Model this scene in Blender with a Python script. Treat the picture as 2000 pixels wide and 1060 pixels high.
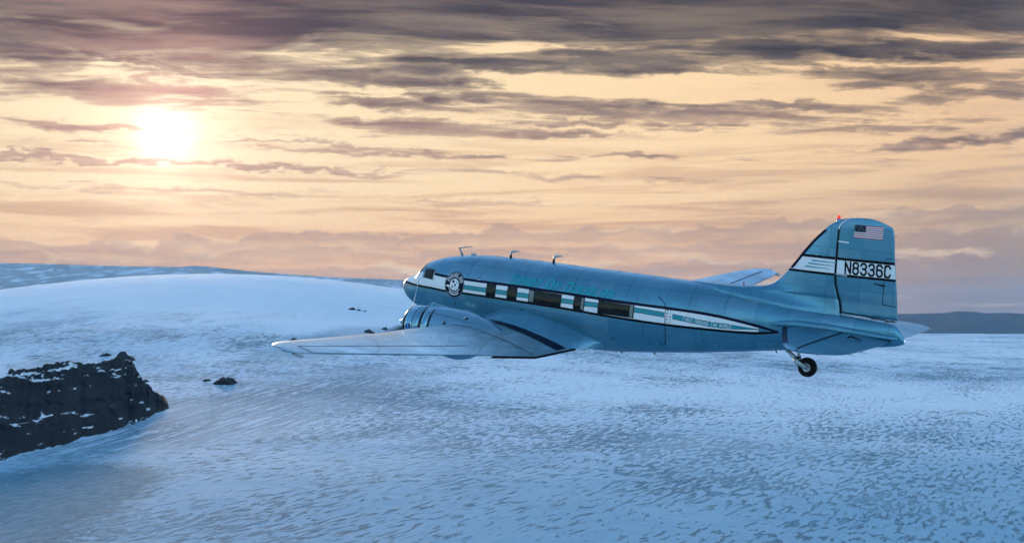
import bpy, bmesh, math, random
import numpy as np
from mathutils import Matrix, Vector

sc = bpy.context.scene
for o in list(bpy.data.objects):
    bpy.data.objects.remove(o)
C = sc.collection
rad = math.radians

# ================================================================ camera, sky, sun, exposure
CAM_Z = 300.0
FPX = 2541.906                      # focal length in pixels of a 2000 px wide frame
HORIZON = 612.0
PITCH = math.atan((HORIZON - 530.0) / FPX)
cd = bpy.data.cameras.new('camera')
cam = bpy.data.objects.new('camera', cd)
C.objects.link(cam)
cam.location = (0, 0, CAM_Z)
cam.rotation_euler = (rad(90) + PITCH, 0, 0)
cd.sensor_fit = 'HORIZONTAL'
cd.sensor_width = 36.0
cd.lens = FPX / 2000.0 * 36.0
cd.clip_start = 0.5
cd.clip_end = 200000.0
sc.camera = cam

def direction(px, py):
    v = Vector(((px - 1000.0) / FPX, (530.0 - py) / FPX, -1.0))
    v.rotate(cam.rotation_euler)
    return v.normalized()

SUN = direction(322, 262)
SUN_EL = math.asin(SUN.z)
SUN_AZ = math.atan2(SUN.x, SUN.y)

sc.view_settings.view_transform = 'Standard'
sc.view_settings.look = 'None'
sc.view_settings.gamma = 1.0
sc.view_settings.exposure = 1.65
sc.view_settings.use_curve_mapping = False
sc.cycles.use_denoising = True
sc.cycles.max_bounces = 3
sc.cycles.diffuse_bounces = 1
sc.cycles.glossy_bounces = 2
sc.cycles.use_adaptive_sampling = True
sc.cycles.adaptive_threshold = 0.03
sc.cycles.adaptive_min_samples = 8
sc.cycles.volume_bounces = 0
sc.cycles.volume_step_rate = 1.0

# ---- a small node language
class V:
    def __init__(s, t, k): s.t = t; s.k = k
    def _m(s, op, *a):
        n = s.t.nodes.new('ShaderNodeMath'); n.operation = op
        for i, q in enumerate((s,) + a):
            if isinstance(q, V): s.t.links.new(q.k, n.inputs[i])
            else: n.inputs[i].default_value = q
        return V(s.t, n.outputs[0])
    def __add__(s, o): return s._m('ADD', o)
    __radd__ = __add__
    def __mul__(s, o): return s._m('MULTIPLY', o)
    __rmul__ = __mul__
    def __sub__(s, o): return s._m('SUBTRACT', o)
    def __rsub__(s, o): return (s * -1.0) + o
    def __truediv__(s, o): return s._m('DIVIDE', o)
    def __neg__(s): return s * -1.0
    def f(s, op, *a): return s._m(op, *a)
    def sq(s): return s * s
    def exp(s): return s._m('EXPONENT')
    def clamp(s, a=0.0, b=1.0): return s._m('MAXIMUM', a)._m('MINIMUM', b)
    def ss(s, a, b, lo=0.0, hi=1.0):
        n = s.t.nodes.new('ShaderNodeMapRange'); n.interpolation_type = 'SMOOTHSTEP'
        if a > b: a, b, lo, hi = b, a, hi, lo
        s.t.links.new(s.k, n.inputs[0])
        for i, q in zip((1, 2, 3, 4), (a, b, lo, hi)): n.inputs[i].default_value = q
        return V(s.t, n.outputs[0])

class T:
    def __init__(s, tree): s.t = tree; s.n = tree.nodes; s.l = tree.links
    def node(s, kind, **kw):
        n = s.n.new(kind)
        for k, v in kw.items(): setattr(n, k, v)
        return n
    def put(s, v, sock):
        if isinstance(v, V): s.l.new(v.k, sock)
        elif isinstance(v, (tuple, list)) and len(v) == 3 and sock.type == 'RGBA': sock.default_value = (*v, 1)
        else: sock.default_value = v
    def comb(s, x, y, z=0.0):
        n = s.n.new('ShaderNodeCombineXYZ')
        for i, q in enumerate((x, y, z)): s.put(q, n.inputs[i])
        return V(s.t, n.outputs[0])
    def sep(s, v):
        n = s.n.new('ShaderNodeSeparateXYZ'); s.l.new(v.k, n.inputs[0])
        return [V(s.t, o) for o in n.outputs]
    def noise(s, vec, scale=1.0, detail=4.0, rough=.5, dist=0.0, ntype='FBM', dims='2D'):
        n = s.n.new('ShaderNodeTexNoise'); n.noise_type = ntype
        if ntype == 'FBM': n.normalize = True
        n.noise_dimensions = dims
        s.l.new(vec.k, n.inputs['Vector'])
        n.inputs['Scale'].default_value = scale; n.inputs['Detail'].default_value = detail
        n.inputs['Roughness'].default_value = rough; n.inputs['Distortion'].default_value = dist
        return V(s.t, n.outputs[0])
    def mix(s, a, b, f, blend='MIX'):
        n = s.n.new('ShaderNodeMix'); n.data_type = 'RGBA'; n.blend_type = blend; n.clamp_factor = True
        s.put(f, n.inputs[0]); s.put(a, n.inputs[6]); s.put(b, n.inputs[7])
        return V(s.t, n.outputs[2])
    def ramp(s, v, stops):
        n = s.n.new('ShaderNodeValToRGB'); e = n.color_ramp.elements
        while len(e) < len(stops): e.new(0.5)
        for q, (p, c) in zip(e, stops): q.position = p; q.color = (*c, 1)
        s.l.new(v.k, n.inputs[0])
        return V(s.t, n.outputs[0])

def pxae(x, y):
    d = direction(x, y)
    return math.atan2(d.x, d.y), math.asin(d.z)

# ---- world: clear NISHITA sky with a lit cloud sheet on the sun's side
world = bpy.data.worlds.new('World'); sc.world = world; world.use_nodes = True
W = T(world.node_tree); W.n.clear()
world.cycles.sampling_method = 'MANUAL'; world.cycles.sample_map_resolution = 512
SKY_STRENGTH = 0.15
SUNSET = 0.345                        # cloud colours below are picked for exposure 0
sky = W.node('ShaderNodeTexSky', sky_type='NISHITA', sun_disc=False, sun_elevation=SUN_EL, sun_rotation=SUN_AZ,
             altitude=1200.0, air_density=1.0, dust_density=0.3, ozone_density=1.7)
tc = W.node('ShaderNodeTexCoord')
D = V(W.t, tc.outputs['Generated'])
dx, dy, dz = W.sep(D)
az = dx.f('ARCTAN2', dy)
el = dz.f('ARCSINE')
dot = (dx * SUN.x + dy * SUN.y + dz * SUN.z).clamp(-1, 1)
ang = dot.f('ARCCOSINE')
# planar cloud-sheet coordinates: streaks foreshorten towards the horizon by themselves
zz = dz.f('MAXIMUM', 0.0) + 0.06
qx = dx / zz
qy = dy / zz
warp = W.noise(W.comb(qx * .8 + 22.6, qy * 1.4), 1.0, 3, .5)
fine = W.noise(W.comb(qx * 3.4 + qy * 1.2 + 12.4, qy * 8.0 - qx * 1.2), 1.0, 6, .58, .4)
streak = W.noise(W.comb(qx * .95 + qy * .25 + warp * 1.0 + 67.9, qy * 3.1 - qx * .42 + warp * 1.3), 1.0, 8, .58)
wx = W.noise(W.comb(az * 12.0 + 29.2, el * 60.0), 1.0, 5, .6) - .5
wy = W.noise(W.comb(az * 26.0 + 58.4, el * 70.0), 1.0, 6, .66) - .5
azw = az + wx * .09
elw = el + wy * .022
# the larger cloud banks of this evening: (x, y, half width, half height, slope, weight) on the 2000 px frame, turned into bearing and elevation
BANKS = [
 (190, 45, 360, 48, .10, 1.0), (600, 35, 420, 55, .06, 1.0), (1050, 5, 420, 45, .03, 1.0), (1600, 15, 460, 50, .02, 1.0), (1250, 75, 270, 24, .10, 1.0),
 (60, 110, 150, 16, .12, .8), (300, 185, 230, 24, .12, 1.05), (120, 160, 150, 12, .08, .7), (230, 112, 190, 8, .16, .7),
 (830, 168, 190, 15, .10, 1.05), (960, 128, 230, 10, .08, .9), (1200, 108, 260, 12, .09, .95), (1350, 140, 200, 11, .06, .8),
 (700, 198, 120, 8, .05, .7), (720, 240, 160, 11, .07, .85), (560, 278, 150, 5, .03, .7), (1330, 228, 220, 14, .06, 1.05), (1120, 240, 110, 8, .03, .8), (1560, 203, 85, 7, .02, .9),
 (1390, 250, 90, 7, .02, .8), (1110, 266, 110, 6, .02, .8), (1220, 305, 75, 4, .01, .8), (1700, 155, 210, 18, .02, .95), (1790, 95, 140, 16, .06, .95), (1920, 185, 170, 14, -.04, .95),
 (1850, 280, 180, 7, -.04, .75), (1640, 250, 180, 9, -.02, .6), (230, 314, 420, 5, .02, 1.0), (620, 330, 240, 5, .03, .8), (140, 278, 130, 4, .03, .6), (100, 240, 160, 5, .05, .6),
 (900, 398, 110, 4, .01, .8), (350, 372, 300, 4, .01, .6), (1100, 345, 240, 6, .03, .5), (800, 300, 200, 4, .01, .6)]
bvec = W.comb(azw, elw, 0.0)
banks = None
for (bx, by, hw, hh, sl, wt) in BANKS:
    a0, e0 = pxae(bx, by)
    mp = W.node('ShaderNodeMapping', vector_type='TEXTURE')
    W.l.new(bvec.k, mp.inputs[0])
    mp.inputs['Location'].default_value = (a0, e0, 0)
    mp.inputs['Rotation'].default_value = (0, 0, -math.atan(sl))
    mp.inputs['Scale'].default_value = (hw / FPX, hh / FPX, 1)
    ln = W.node('ShaderNodeVectorMath', operation='LENGTH'); W.l.new(mp.outputs[0], ln.inputs[0])
    b = V(W.t, ln.outputs['Value']).f('MULTIPLY_ADD', -.62 * wt, 1.12 * wt)
    banks = b if banks is None else banks.f('MAXIMUM', b)
banks = banks.clamp(-.2, .8)
deck = el.ss(.17, .245)
low = el.ss(.035, .12)
raw = banks * .66 + (streak - .5) * (el.ss(.10, .22) * 1.3 + 1.3) + (fine - .5) * .75 + deck * .62 + .02
dens = raw.ss(.04, .36) * low
thick = raw.ss(.12, .75) * low
# open sky between the clouds: bright and creamy round the sun, peach low down, dull to the sides
g1 = (ang.sq() * (-1.0 / .0130 ** 2)).exp()
g2 = (ang * (-1.0 / .026)).exp()
g3 = (ang * (-1.0 / .05)).exp()
g4 = (ang * (-1.0 / .40)).exp()
h = el.ss(.0, .13)
side = (az - (SUN_AZ + .10)).f('ABSOLUTE').ss(.18, .60)
openc = W.mix((.93, .46, .20), (1.0, .65, .325), h)
openc = W.mix(openc, W.mix((.20, .16, .15), (.78, .46, .235), el.ss(.02, .125)), side)
openc = W.mix(openc, (1.0, .85, .57), (g4 * .95).clamp() * h)
lowb = W.noise(W.comb(az * 6.0 + 14.6, el * 110.0), 1.0, 6, .62, .3)
openc = W.mix(openc, W.mix((.66, .38, .22), (.38, .26, .20), side), lowb.ss(.44, .66) * el.ss(.19, .06) * .75)
openc = W.mix(openc, (1.0, .78, .50), lowb.ss(.47, .30) * el.ss(.14, .03) * .45)
# cloud colour: violet grey, darker high up and away from the sun, rosy near it
cl = W.mix((.47, .30, .23), (.20, .135, .15), el.ss(.045, .125))
cl = W.mix(cl, (.055, .045, .074), el.ss(.115, .195))
cl = W.mix(cl, (.026, .029, .05), (el.ss(.11, .22) * (az - SUN_AZ).ss(.2, .6)))
cl = W.mix(cl, (.70, .22, .22), (g3 * 1.25).clamp())
tone = W.noise(W.comb(qx * 1.7 + qy * .5 + 31.0, qy * 4.6 - qx * .8 + warp * 1.5), 1.0, 7, .62)
cl = W.mix(W.mix(cl, (.024, .022, .038), .62), W.mix(cl, openc, .16), tone.ss(.32, .70))
cl = W.mix(cl, (.60, .34, .26), (g4 * 1.15).clamp() * el.ss(.19, .13) * .6)
edgec = W.mix(cl, W.mix(cl, openc, .5), (1.0 - thick) * .9)
sunset = W.mix(openc, edgec, dens * el.ss(.07, .17, .84, .97))
# banks of cumulus low over the hills with lit upper edges
puff = W.noise(W.comb(az * 34.0 + 43.8, el * 75.0), 1.0, 6, .58, .3) - .5
puff2 = W.noise(W.comb(az * 8.0 + 116.8, el * 20.0), 1.0, 4, .5) - .5
brk = W.noise(W.comb(az * 16.0 + 3.3, el * 40.0), 1.0, 4, .6).ss(.42, .62)
for (e1, e2, amp, dk, lit) in [(.052, .079, .022, .6, .6), (.043, .060, .026, .5, .4), (.026, .043, .026, .5, .85)]:
    edge = (az + .38).clamp(0, .8) * ((e2 - e1) / .75) + e1
    tt = edge + puff * amp + puff2 * amp * 1.1 - el
    body = tt.ss(.0, .0025) * tt.ss(.020, .003)
    rim = tt.ss(-.0012, .0008) * tt.ss(.0055, .001) * brk
    sunset = W.mix(sunset, W.mix((.50, .33, .25), (.36, .25, .22), side), body * dk)
    sunset = W.mix(sunset, W.mix((.66, .45, .33), (1.0, .74, .42), (g4 * 1.4).clamp()), rim * lit)
# the veiled sun
def scaled(c, k):
    n = W.node('ShaderNodeVectorMath', operation='SCALE'); W.l.new(c.k, n.inputs[0])
    if isinstance(k, V): W.l.new(k.k, n.inputs['Scale'])
    else: n.inputs['Scale'].default_value = k
    return V(W.t, n.outputs[0])
def plus(a, b):
    n = W.node('ShaderNodeVectorMath', operation='ADD'); W.l.new(a.k, n.inputs[0]); W.l.new(b.k, n.inputs[1])
    return V(W.t, n.outputs[0])
veil = 1.0 - dens * .35
sunset = plus(sunset, W.mix((0, 0, 0), (1.5, 1.4, 1.3), g1))
sunset = plus(sunset, W.mix((0, 0, 0), (1.1, .85, .62), g2 * veil))
sunset = plus(sunset, W.mix((0, 0, 0), (.14, .05, .04), g3))
sunset = scaled(sunset, SUNSET)
# clear blue overhead and behind
bluec = scaled(V(W.t, sky.outputs[0]), SKY_STRENGTH)
front = el.ss(.42, .25) * (az - SUN_AZ).f('ABSOLUTE').ss(1.2, .6)
final = W.mix(bluec, sunset, front)
bg = W.node('ShaderNodeBackground'); W.l.new(final.k, bg.inputs[0]); bg.inputs[1].default_value = 1.0
wo = W.node('ShaderNodeOutputWorld'); W.l.new(bg.outputs[0], wo.inputs[0])


sund = bpy.data.lights.new('sun', 'SUN')
sund.energy = 1.0; sund.angle = rad(5); sund.color = (1.0, .74, .5)
sun = bpy.data.objects.new('sun', sund); C.objects.link(sun)
sun.rotation_euler = SUN.to_track_quat('Z', 'Y').to_euler()

# ================================================================ materials
def material(name, **kw):
    m = bpy.data.materials.new(name); m.use_nodes = True
    t = T(m.node_tree); b = m.node_tree.nodes['Principled BSDF']
    for k, v in kw.items(): t.put(v, b.inputs[k.replace('_', ' ')])
    return m, t, b

def bump(t, b, h, strength, dist):
    n = t.node('ShaderNodeBump'); n.inputs['Strength'].default_value = strength; n.inputs['Distance'].default_value = dist
    t.l.new(h.k, n.inputs['Height']); t.l.new(n.outputs[0], b.inputs['Normal'])

# ================================================================ the land
rng = np.random.default_rng(5)
_P = rng.permutation(512); _G = rng.random(512)
def vnoise(x, y):
    xi = np.floor(x).astype(int); yi = np.floor(y).astype(int)
    fx = x - xi; fy = y - yi
    fx = fx*fx*(3-2*fx); fy = fy*fy*(3-2*fy)
    def g(a, b): return _G[(_P[a & 511] + b) & 511]
    return (g(xi, yi)*(1-fx)+g(xi+1, yi)*fx)*(1-fy) + (g(xi, yi+1)*(1-fx)+g(xi+1, yi+1)*fx)*fy
def fbm(x, y, oct=4, r=.5):
    v = 0; a = 1; n = 0
    for i in range(oct):
        v = v + a*(vnoise(x*2**i+13.7*i, y*2**i+7.1*i) - .5); n += a; a *= r
    return v / n
def sstep(a, b, x):
    t = np.clip((x-a)/(b-a), 0, 1); return t*t*(3-2*t)

def ground(x, y):
    x = np.asarray(x, float); y = np.asarray(y, float)
    z = 566*np.exp(-((x+2018)/2050)**2/2 - ((y-9000)/2500)**2/2)
    z = z + 70*np.exp(-((x+900)/700)**2/2 - ((y-5600)/500)**2/2)*0.3
    z = z + fbm(x/1500, y/1500, 3)*22*sstep(1200, 4000, y) + fbm(x/260, y/260, 3)*4.0*sstep(60, 800, np.hypot(x, y))
    z = z - 700*sstep(20500, 26000, np.hypot(x, y)) - 250*sstep(-2000, -9000, y)*0
    return z

def hit(px, py, far=24000.0):
    d = direction(px, py)
    t = np.linspace(600, far, 9000)
    x, y, z = d.x*t, d.y*t, CAM_Z + d.z*t
    below = z < ground(x, y)
    i = int(np.argmax(below)) if below.any() else len(t)-1
    return np.array([x[i], y[i], float(ground(x[i], y[i]))])

def grid_object(name, X, Y, Z, mat, wrap=False):
    r, c = X.shape
    me = bpy.data.meshes.new(name)
    co = np.stack([X, Y, Z], -1).reshape(-1, 3)
    i = np.arange(r-1)[:, None]; j = np.arange(c if wrap else c-1)[None, :]
    j2 = (j+1) % c
    q = np.stack([i*c+j, i*c+j2, (i+1)*c+j2, (i+1)*c+j], -1).reshape(-1, 4)
    me.vertices.add(len(co)); me.vertices.foreach_set('co', co.ravel())
    me.loops.add(q.size); me.loops.foreach_set('vertex_index', q.ravel().astype(np.int32))
    me.polygons.add(len(q)); me.polygons.foreach_set('loop_start', np.arange(0, q.size, 4, dtype=np.int32))
    me.polygons.foreach_set('use_smooth', np.ones(len(q), dtype=bool))
    me.update(calc_edges=True); me.validate()
    me.materials.append(mat)
    o = bpy.data.objects.new(name, me); C.objects.link(o)
    return o

# ---- snow and bare ice
snow, t, b = material('glacier_snow', Roughness=.9, Specular_IOR_Level=.08)
geo = t.node('ShaderNodeNewGeometry')
P = V(t.t, geo.outputs['Position'])
x, y, z = t.sep(P)
km = t.noise(t.comb(x * (1/1400) + 14.6, y * (1/1700)), 1.0, 4, .55)                 # where wind has scoured more
w1 = t.noise(t.comb(x * (1/260) + 36.5, y * (1/330)), 1.0, 3, .5)
ux = x * .90 - y * .40; uy = y * .90 + x * .40
scour = t.noise(t.comb(ux * (1/11.5) + w1 * 3.4 + 7.3, uy * (1/47) + w1 * 1.6), 1.0, 6, .62, .2)
scour_far = t.noise(t.comb(ux * (1/50) + w1 * 2.0 + 51.1, uy * (1/170) + w1 * 1.2), 1.0, 6, .66, .25)
grain = t.noise(t.comb(ux * (1/7) + 21.9, uy * (1/30)), 1.0, 4, .6)
far = y.ss(3500, 9000)
sc1 = scour * (1.0 - far) + scour_far * far
domeM = (((x + 2018) * (1/2600)).sq() + ((y - 9200) * (1/3300)).sq()).ss(.5, 1.5)      # clean firn on the dome
big = t.noise(t.comb(ux * (1/240) + 17.0, uy * (1/420)), 1.0, 4, .6)
ice = (sc1 + (grain - .5) * .14 + (km - .5) * .42 + (big - .5) * .40) - far * .022
mask = ice.ss(.54, .62) * (domeM * .86 + .10)
# crevasse field: long furrows along the ice flow, opening out towards the camera
flow = (x + 750) - (y - 3500) * .17 - ((y - 3500) * (1/1000)).sq() * 35
fw = t.noise(t.comb(x * (1/300) + 29.2, y * (1/500)), 1.0, 3, .5)
fur = t.noise(t.comb(flow * (1/15) + fw * 2.0, y * (1/620)), 1.0, 4, .6, .15)
furM = (((flow - 40) * (1/330)).sq() + ((y - 3650) * (1/1150)).sq() + (km - .5) * 1.2).ss(1.15, .25)
cross = t.noise(t.comb(flow * (1/60) + 43.8, y * (1/34) + fw * 4.0), 1.0, 3, .6, .6)
furI = fur.ss(.47, .55) * furM
crossI = cross.ss(.52, .60) * (((x + 330) * (1/420)).sq() + ((y - 5600) * (1/900)).sq()).ss(1.3, .1) * .7
# smooth grey tongue of bare ice between the rocks
tong = t.noise(t.comb(x * (1/240) + 65.7, y * (1/900)), 1.0, 5, .55)
tongM = (((x + 700 - (y - 5400) * .32) * (1/300)).sq() + ((y - 5500) * (1/800)).sq() + (tong - .5) * 2.2).ss(1.0, .1) * .7
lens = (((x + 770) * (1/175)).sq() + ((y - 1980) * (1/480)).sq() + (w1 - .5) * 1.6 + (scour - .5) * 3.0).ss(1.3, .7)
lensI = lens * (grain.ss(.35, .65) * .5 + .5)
allice = mask.f('MAXIMUM', furI).f('MAXIMUM', crossI).f('MAXIMUM', tongM).f('MAXIMUM', lensI)
drift = t.noise(t.comb(ux * (1/110) + 71.0, uy * (1/60)), 1.0, 4, .55)
rel = allice * -1.0 + grain * .25 + scour * .3 + drift * .7
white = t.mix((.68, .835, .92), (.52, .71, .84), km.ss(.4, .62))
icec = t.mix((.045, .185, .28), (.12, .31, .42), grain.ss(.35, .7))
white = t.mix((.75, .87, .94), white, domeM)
near = (y + (w1 - .5) * 900 + (km - .5) * 1500).ss(4000, 1600)                      # vignette-like darkening towards the camera, painted into the snow as bluer firn
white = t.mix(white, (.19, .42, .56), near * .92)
patchy = t.noise(t.comb(x * (1/420) + 91.0, y * (1/620)), 1.0, 4, .6)
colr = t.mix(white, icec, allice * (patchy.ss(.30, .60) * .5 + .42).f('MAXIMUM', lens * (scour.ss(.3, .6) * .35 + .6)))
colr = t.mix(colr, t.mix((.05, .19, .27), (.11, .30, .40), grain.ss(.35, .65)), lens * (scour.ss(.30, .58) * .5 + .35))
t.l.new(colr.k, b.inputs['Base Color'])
bump(t, b, rel, 1.0, 5.0)

fine_az = np.radians(np.arange(-32, 32.001, .08)); rest = np.radians(np.arange(35, 326, 3.0))
AZ = np.concatenate([fine_az, rest])
RR = np.concatenate([[1.0], np.geomspace(40, 1200, 50)[:-1], np.geomspace(1200, 14000, 400)[:-1], np.geomspace(14000, 60000, 70)])
GA, GR = np.meshgrid(AZ, RR)
GX, GY = GR*np.sin(GA), GR*np.cos(GA)
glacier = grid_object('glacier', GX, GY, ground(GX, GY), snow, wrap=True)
glacier['kind'] = 'structure'

# ---- rock with snow lying on its ledges
def rock_material(name, snow_lo, snow_hi, scale, colA, colB, high=None):
    m, t, b = material(name, Roughness=1.0, Specular_IOR_Level=.06)
    geo = t.node('ShaderNodeNewGeometry')
    P = V(t.t, geo.outputs['Position']); x, y, z = t.sep(P)
    nx, ny, nz = t.sep(V(t.t, geo.outputs['Normal']))
    n1 = t.noise(t.comb(x * (1/scale) + z * (1.6/scale), y * (.8/scale), z * (5.0/scale) - x * (1.2/scale)), 1.0, 6, .62, dims='3D')
    n2 = t.noise(t.comb(x * (.25/scale), y * (.25/scale), z * (1.4/scale)), 1.0, 4, .6, dims='3D')
    n3 = t.noise(t.comb(x * (5/scale), y * (3/scale), z * (9/scale)), 1.0, 4, .6, dims='3D')
    c = t.mix(colA, colB, n2.ss(.35, .65))
    c = t.mix(c, tuple(v * .55 for v in colA), n3.ss(.55, .7) * .6)
    if high: n1 = n1 + z.ss(high[0], high[1]) * x.ss(high[2] + 250, high[2] - 150) * high[3]
    s = (n1 + (nz - .6) * .16 + (n2 - .5) * .30 + (n3 - .5) * .05).ss(snow_lo, snow_hi)
    t.l.new(t.mix(c, (.74, .81, .88), s).k, b.inputs['Base Color'])
    bump(t, b, n1 + n3 * .4, .8, scale * .05)
    return m
basalt = rock_material('basalt', .665, .695, 95.0, (.009, .011, .014), (.018, .020, .023), (105, 165, -1080, .13))
basalt_small = rock_material('basalt_small', .70, .74, 30.0, (.012, .014, .017), (.025, .027, .03))

def tag(o, label, cat, group=None):
    o['label'] = label; o['category'] = cat
    if group: o['group'] = group
    return o

xs = np.concatenate([np.arange(-170, 240, 4.0), np.arange(240, 331, 1.5)])
base_y = np.interp(xs, [-170, 0, 100, 200, 280, 310, 331], [955, 900, 873, 845, 820, 806, 796])
crest_y = np.interp(xs, [-170, -60, 0, 40, 80, 110, 140, 165, 200, 235, 255, 263, 271, 280, 300, 318, 331], [752, 738, 728, 722, 713, 707, 702, 706, 706, 700, 703, 711, 729, 745, 761, 774, 797])
jr = np.random.default_rng(3)
def wander(n, k, amp):
    q = jr.normal(size=n+2*k); return np.convolve(q, np.hanning(2*k+1)/k, 'same')[k:-k][:n]*amp
base_y = base_y + (wander(len(xs), 6, 5) + wander(len(xs), 2, 2.0))*np.interp(xs, [300, 331], [1, 0])
crest_y = crest_y + (wander(len(xs), 3, 2.2) + wander(len(xs), 1, 1.4))*np.interp(xs, [300, 331], [1, 0])
depth = np.interp(xs, [-170, 0, 200, 262, 275, 318, 331], [520, 520, 470, 420, 330, 120, 10])
rows = np.concatenate([np.linspace(-.12, 1, 70), np.linspace(1.02, 1.9, 26)])
RX = np.zeros((len(rows), len(xs))); RY = RX.copy(); RZ = RX.copy()
for j, px in enumerate(xs):
    B = hit(px, base_y[j])
    dd = direction(px, crest_y[j]); k = math.hypot(dd.x, dd.y)
    ux_, uy_ = dd.x/k, dd.y/k
    r0 = math.hypot(B[0], B[1]); r1 = r0 + depth[j]
    zc = CAM_Z + dd.z/k*r1
    r2 = r1 + 420
    zb = float(ground(ux_*r2, uy_*r2)) - 12
    for i, v in enumerate(rows):
        if v <= 1:
            r = r0 + (r1-r0)*v
            # scree below, steeper crags above
            p = v*.75 if v < .45 else .3375 + (v-.45)/.55*.6625
            p = p if v > 0 else v
            zz_ = B[2] + (zc-B[2])*p
        else:
            q = (v-1)/.9; r = r1 + (r2-r1)*q; zz_ = zc + (zb-zc)*(q**.9)
        RX[i, j], RY[i, j], RZ[i, j] = ux_*r, uy_*r, zz_
amp = np.clip(np.minimum(rows[:, None]*2.2, 1), 0, 1)*np.interp(xs, [-170, 250, 331], [1, .9, .25])[None]
amp = amp*np.where(rows[:, None] > 1, np.clip(1-(rows[:, None]-1)/.9, 0, 1), 1)
crag = (np.abs(fbm(RX/130, (RY+RZ*2)/170, 5, .55))*-1 + .12)
low_ = (rows[:, None] < .93)
RZ = RZ + amp*(crag*60*low_ + fbm(RX/45, RY/45, 5, .6)*16*np.clip(1.15-np.abs(rows[:, None]-.6), .25, 1))
RY = RY + amp*low_*(fbm(RZ/17+.004*RX, RX/300+9, 4, .6)*75 + fbm(RX/70, RZ/30, 3)*22)
nun = grid_object('rock_outcrop', RX, RY, RZ, basalt)
tag(nun, 'broad dark basalt cliff streaked with snow, largest rock in the glacier', 'rock')

def small_rock(px, py, wpx, hpx, seed, label, peak=.5):
    B = hit(px, py); dist = math.hypot(B[0], B[1]); mpp = dist/FPX
    w, h = wpx*mpp, hpx*mpp*1.0
    n, m = 30, 16
    u = np.linspace(-1, 1, n)[None, :].repeat(m, 0); v = np.linspace(-1, 1, m)[:, None].repeat(n, 1)
    prof = np.clip(1 - np.abs(u-(peak*2-1)*(1-np.abs(u)))**1.3, 0, 1)
    bod = np.clip(1-u**2-v**2*.9, -.3, 1)
    X = B[0] + u*w/2 + fbm(u*2+seed, v*2, 3)*w*.16
    Y = B[1] + v*w*.55 + fbm(u*2, v*2+seed, 3)*w*.3
    rug = .55 + 1.5*np.abs(fbm(u*2.4+seed*3.1, v*1.7+seed, 4, .6))
    Z = ground(X, Y) - .12*h + h*1.15*np.where(bod > 0, bod*prof*rug*.95, bod)
    o = grid_object('rock_outcrop', X, Y, Z, basalt_small)
    return tag(o, label, 'rock', 'small rocks showing through the snow')
small_rock(240, 703, 60, 20, 1, 'small jagged rock just above the right end of the big dark cliff', .5)
small_rock(205, 694, 30, 7, 2, 'thin flat rock left of the small jagged rock above the big cliff', .6)
small_rock(440, 748, 62, 21, 3, 'pointed dark rock alone in the snow right of the big cliff', .45)
small_rock(404, 743, 24, 6, 4, 'low rock at the left foot of the lone pointed rock', .5)
small_rock(285, 745, 16, 6, 5, 'tiny rock on the snow beside the right edge of the big cliff', .5)
small_rock(688, 604, 20, 5, 6, 'leftmost of three tiny rocks high on the snow dome', .5)
small_rock(701, 606, 14, 4, 7, 'middle one of three tiny rocks high on the snow dome', .5)
small_rock(713, 608, 10, 3, 8, 'rightmost of three tiny rocks high on the snow dome', .5)
small_rock(722, 649, 30, 9, 9, 'largest rock of the row above the wing leading edge', .4)
small_rock(752, 643, 20, 6, 10, 'second rock from left in the row above the wing leading edge', .5)
small_rock(770, 641, 11, 5, 11, 'third rock from left in the row above the wing leading edge', .5)
small_rock(781, 645, 9, 4, 12, 'tiny rock nearest the engine in the row above the wing', .5)
small_rock(574, 664, 19, 7, 13, 'small rock just above the tip of the near wing', .5)

# ---- hills on the horizon
def ridge(name, px, crest, r_front, r_crest, z_front, mat, seed, rough):
    xs = np.linspace(px[0], px[-1], 420); cy = np.interp(xs, px, crest)
    rows = np.concatenate([np.linspace(0, 1, 40), [1.1, 1.25]])
    X = np.zeros((len(rows), len(xs))); Y = X.copy(); Z = X.copy()
    for j in range(len(xs)):
        d = direction(xs[j], cy[j]); k = math.hypot(d.x, d.y)
        for i, v in enumerate(rows):
            r = r_front + (r_crest-r_front)*v
            zc = CAM_Z + d.z/k*r_crest
            X[i, j], Y[i, j] = d.x/k*r, d.y/k*r
            Z[i, j] = z_front + (zc-z_front)*(v**.85 if v <= 1 else 1-(v-1)*1.5)
    a = np.clip(rows, 0, 1)[:, None]*(np.clip(1.0-rows, 0, 1)[:, None]*3+.12).clip(0, 1)
    Z = Z + a*fbm(X/2600+seed, Y/2600, 5, .55)*rough
    o = grid_object(name, X, Y, Z, mat); o['kind'] = 'structure'
    return o
tundra = rock_material('far_tundra', .56, .66, 420.0, (.36, .37, .38), (.48, .49, .50))
farrock = rock_material('far_rock', .80, .86, 2600.0, (.03, .035, .04), (.045, .045, .05))
ridge('hill', [-700, -300, 0, 100, 180, 350, 378, 420, 480, 560, 650, 700, 800, 950, 1150, 1400, 1700],
      [530, 512, 513, 515.5, 518, 521, 518, 521, 528, 535, 541, 543, 547, 553, 565, 585, 606], 22000, 27000, -300, tundra, 1, 260)
ridge('hill', [900, 1300, 1600, 1780, 1850, 1862, 1872, 1905, 1925, 1960, 2000, 2150, 2400, 2700],
      [612, 611, 613, 612.5, 610.5, 608, 607, 608, 611, 610, 612, 613, 606, 612], 29000, 36000, -700, farrock, 2, 260)

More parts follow.
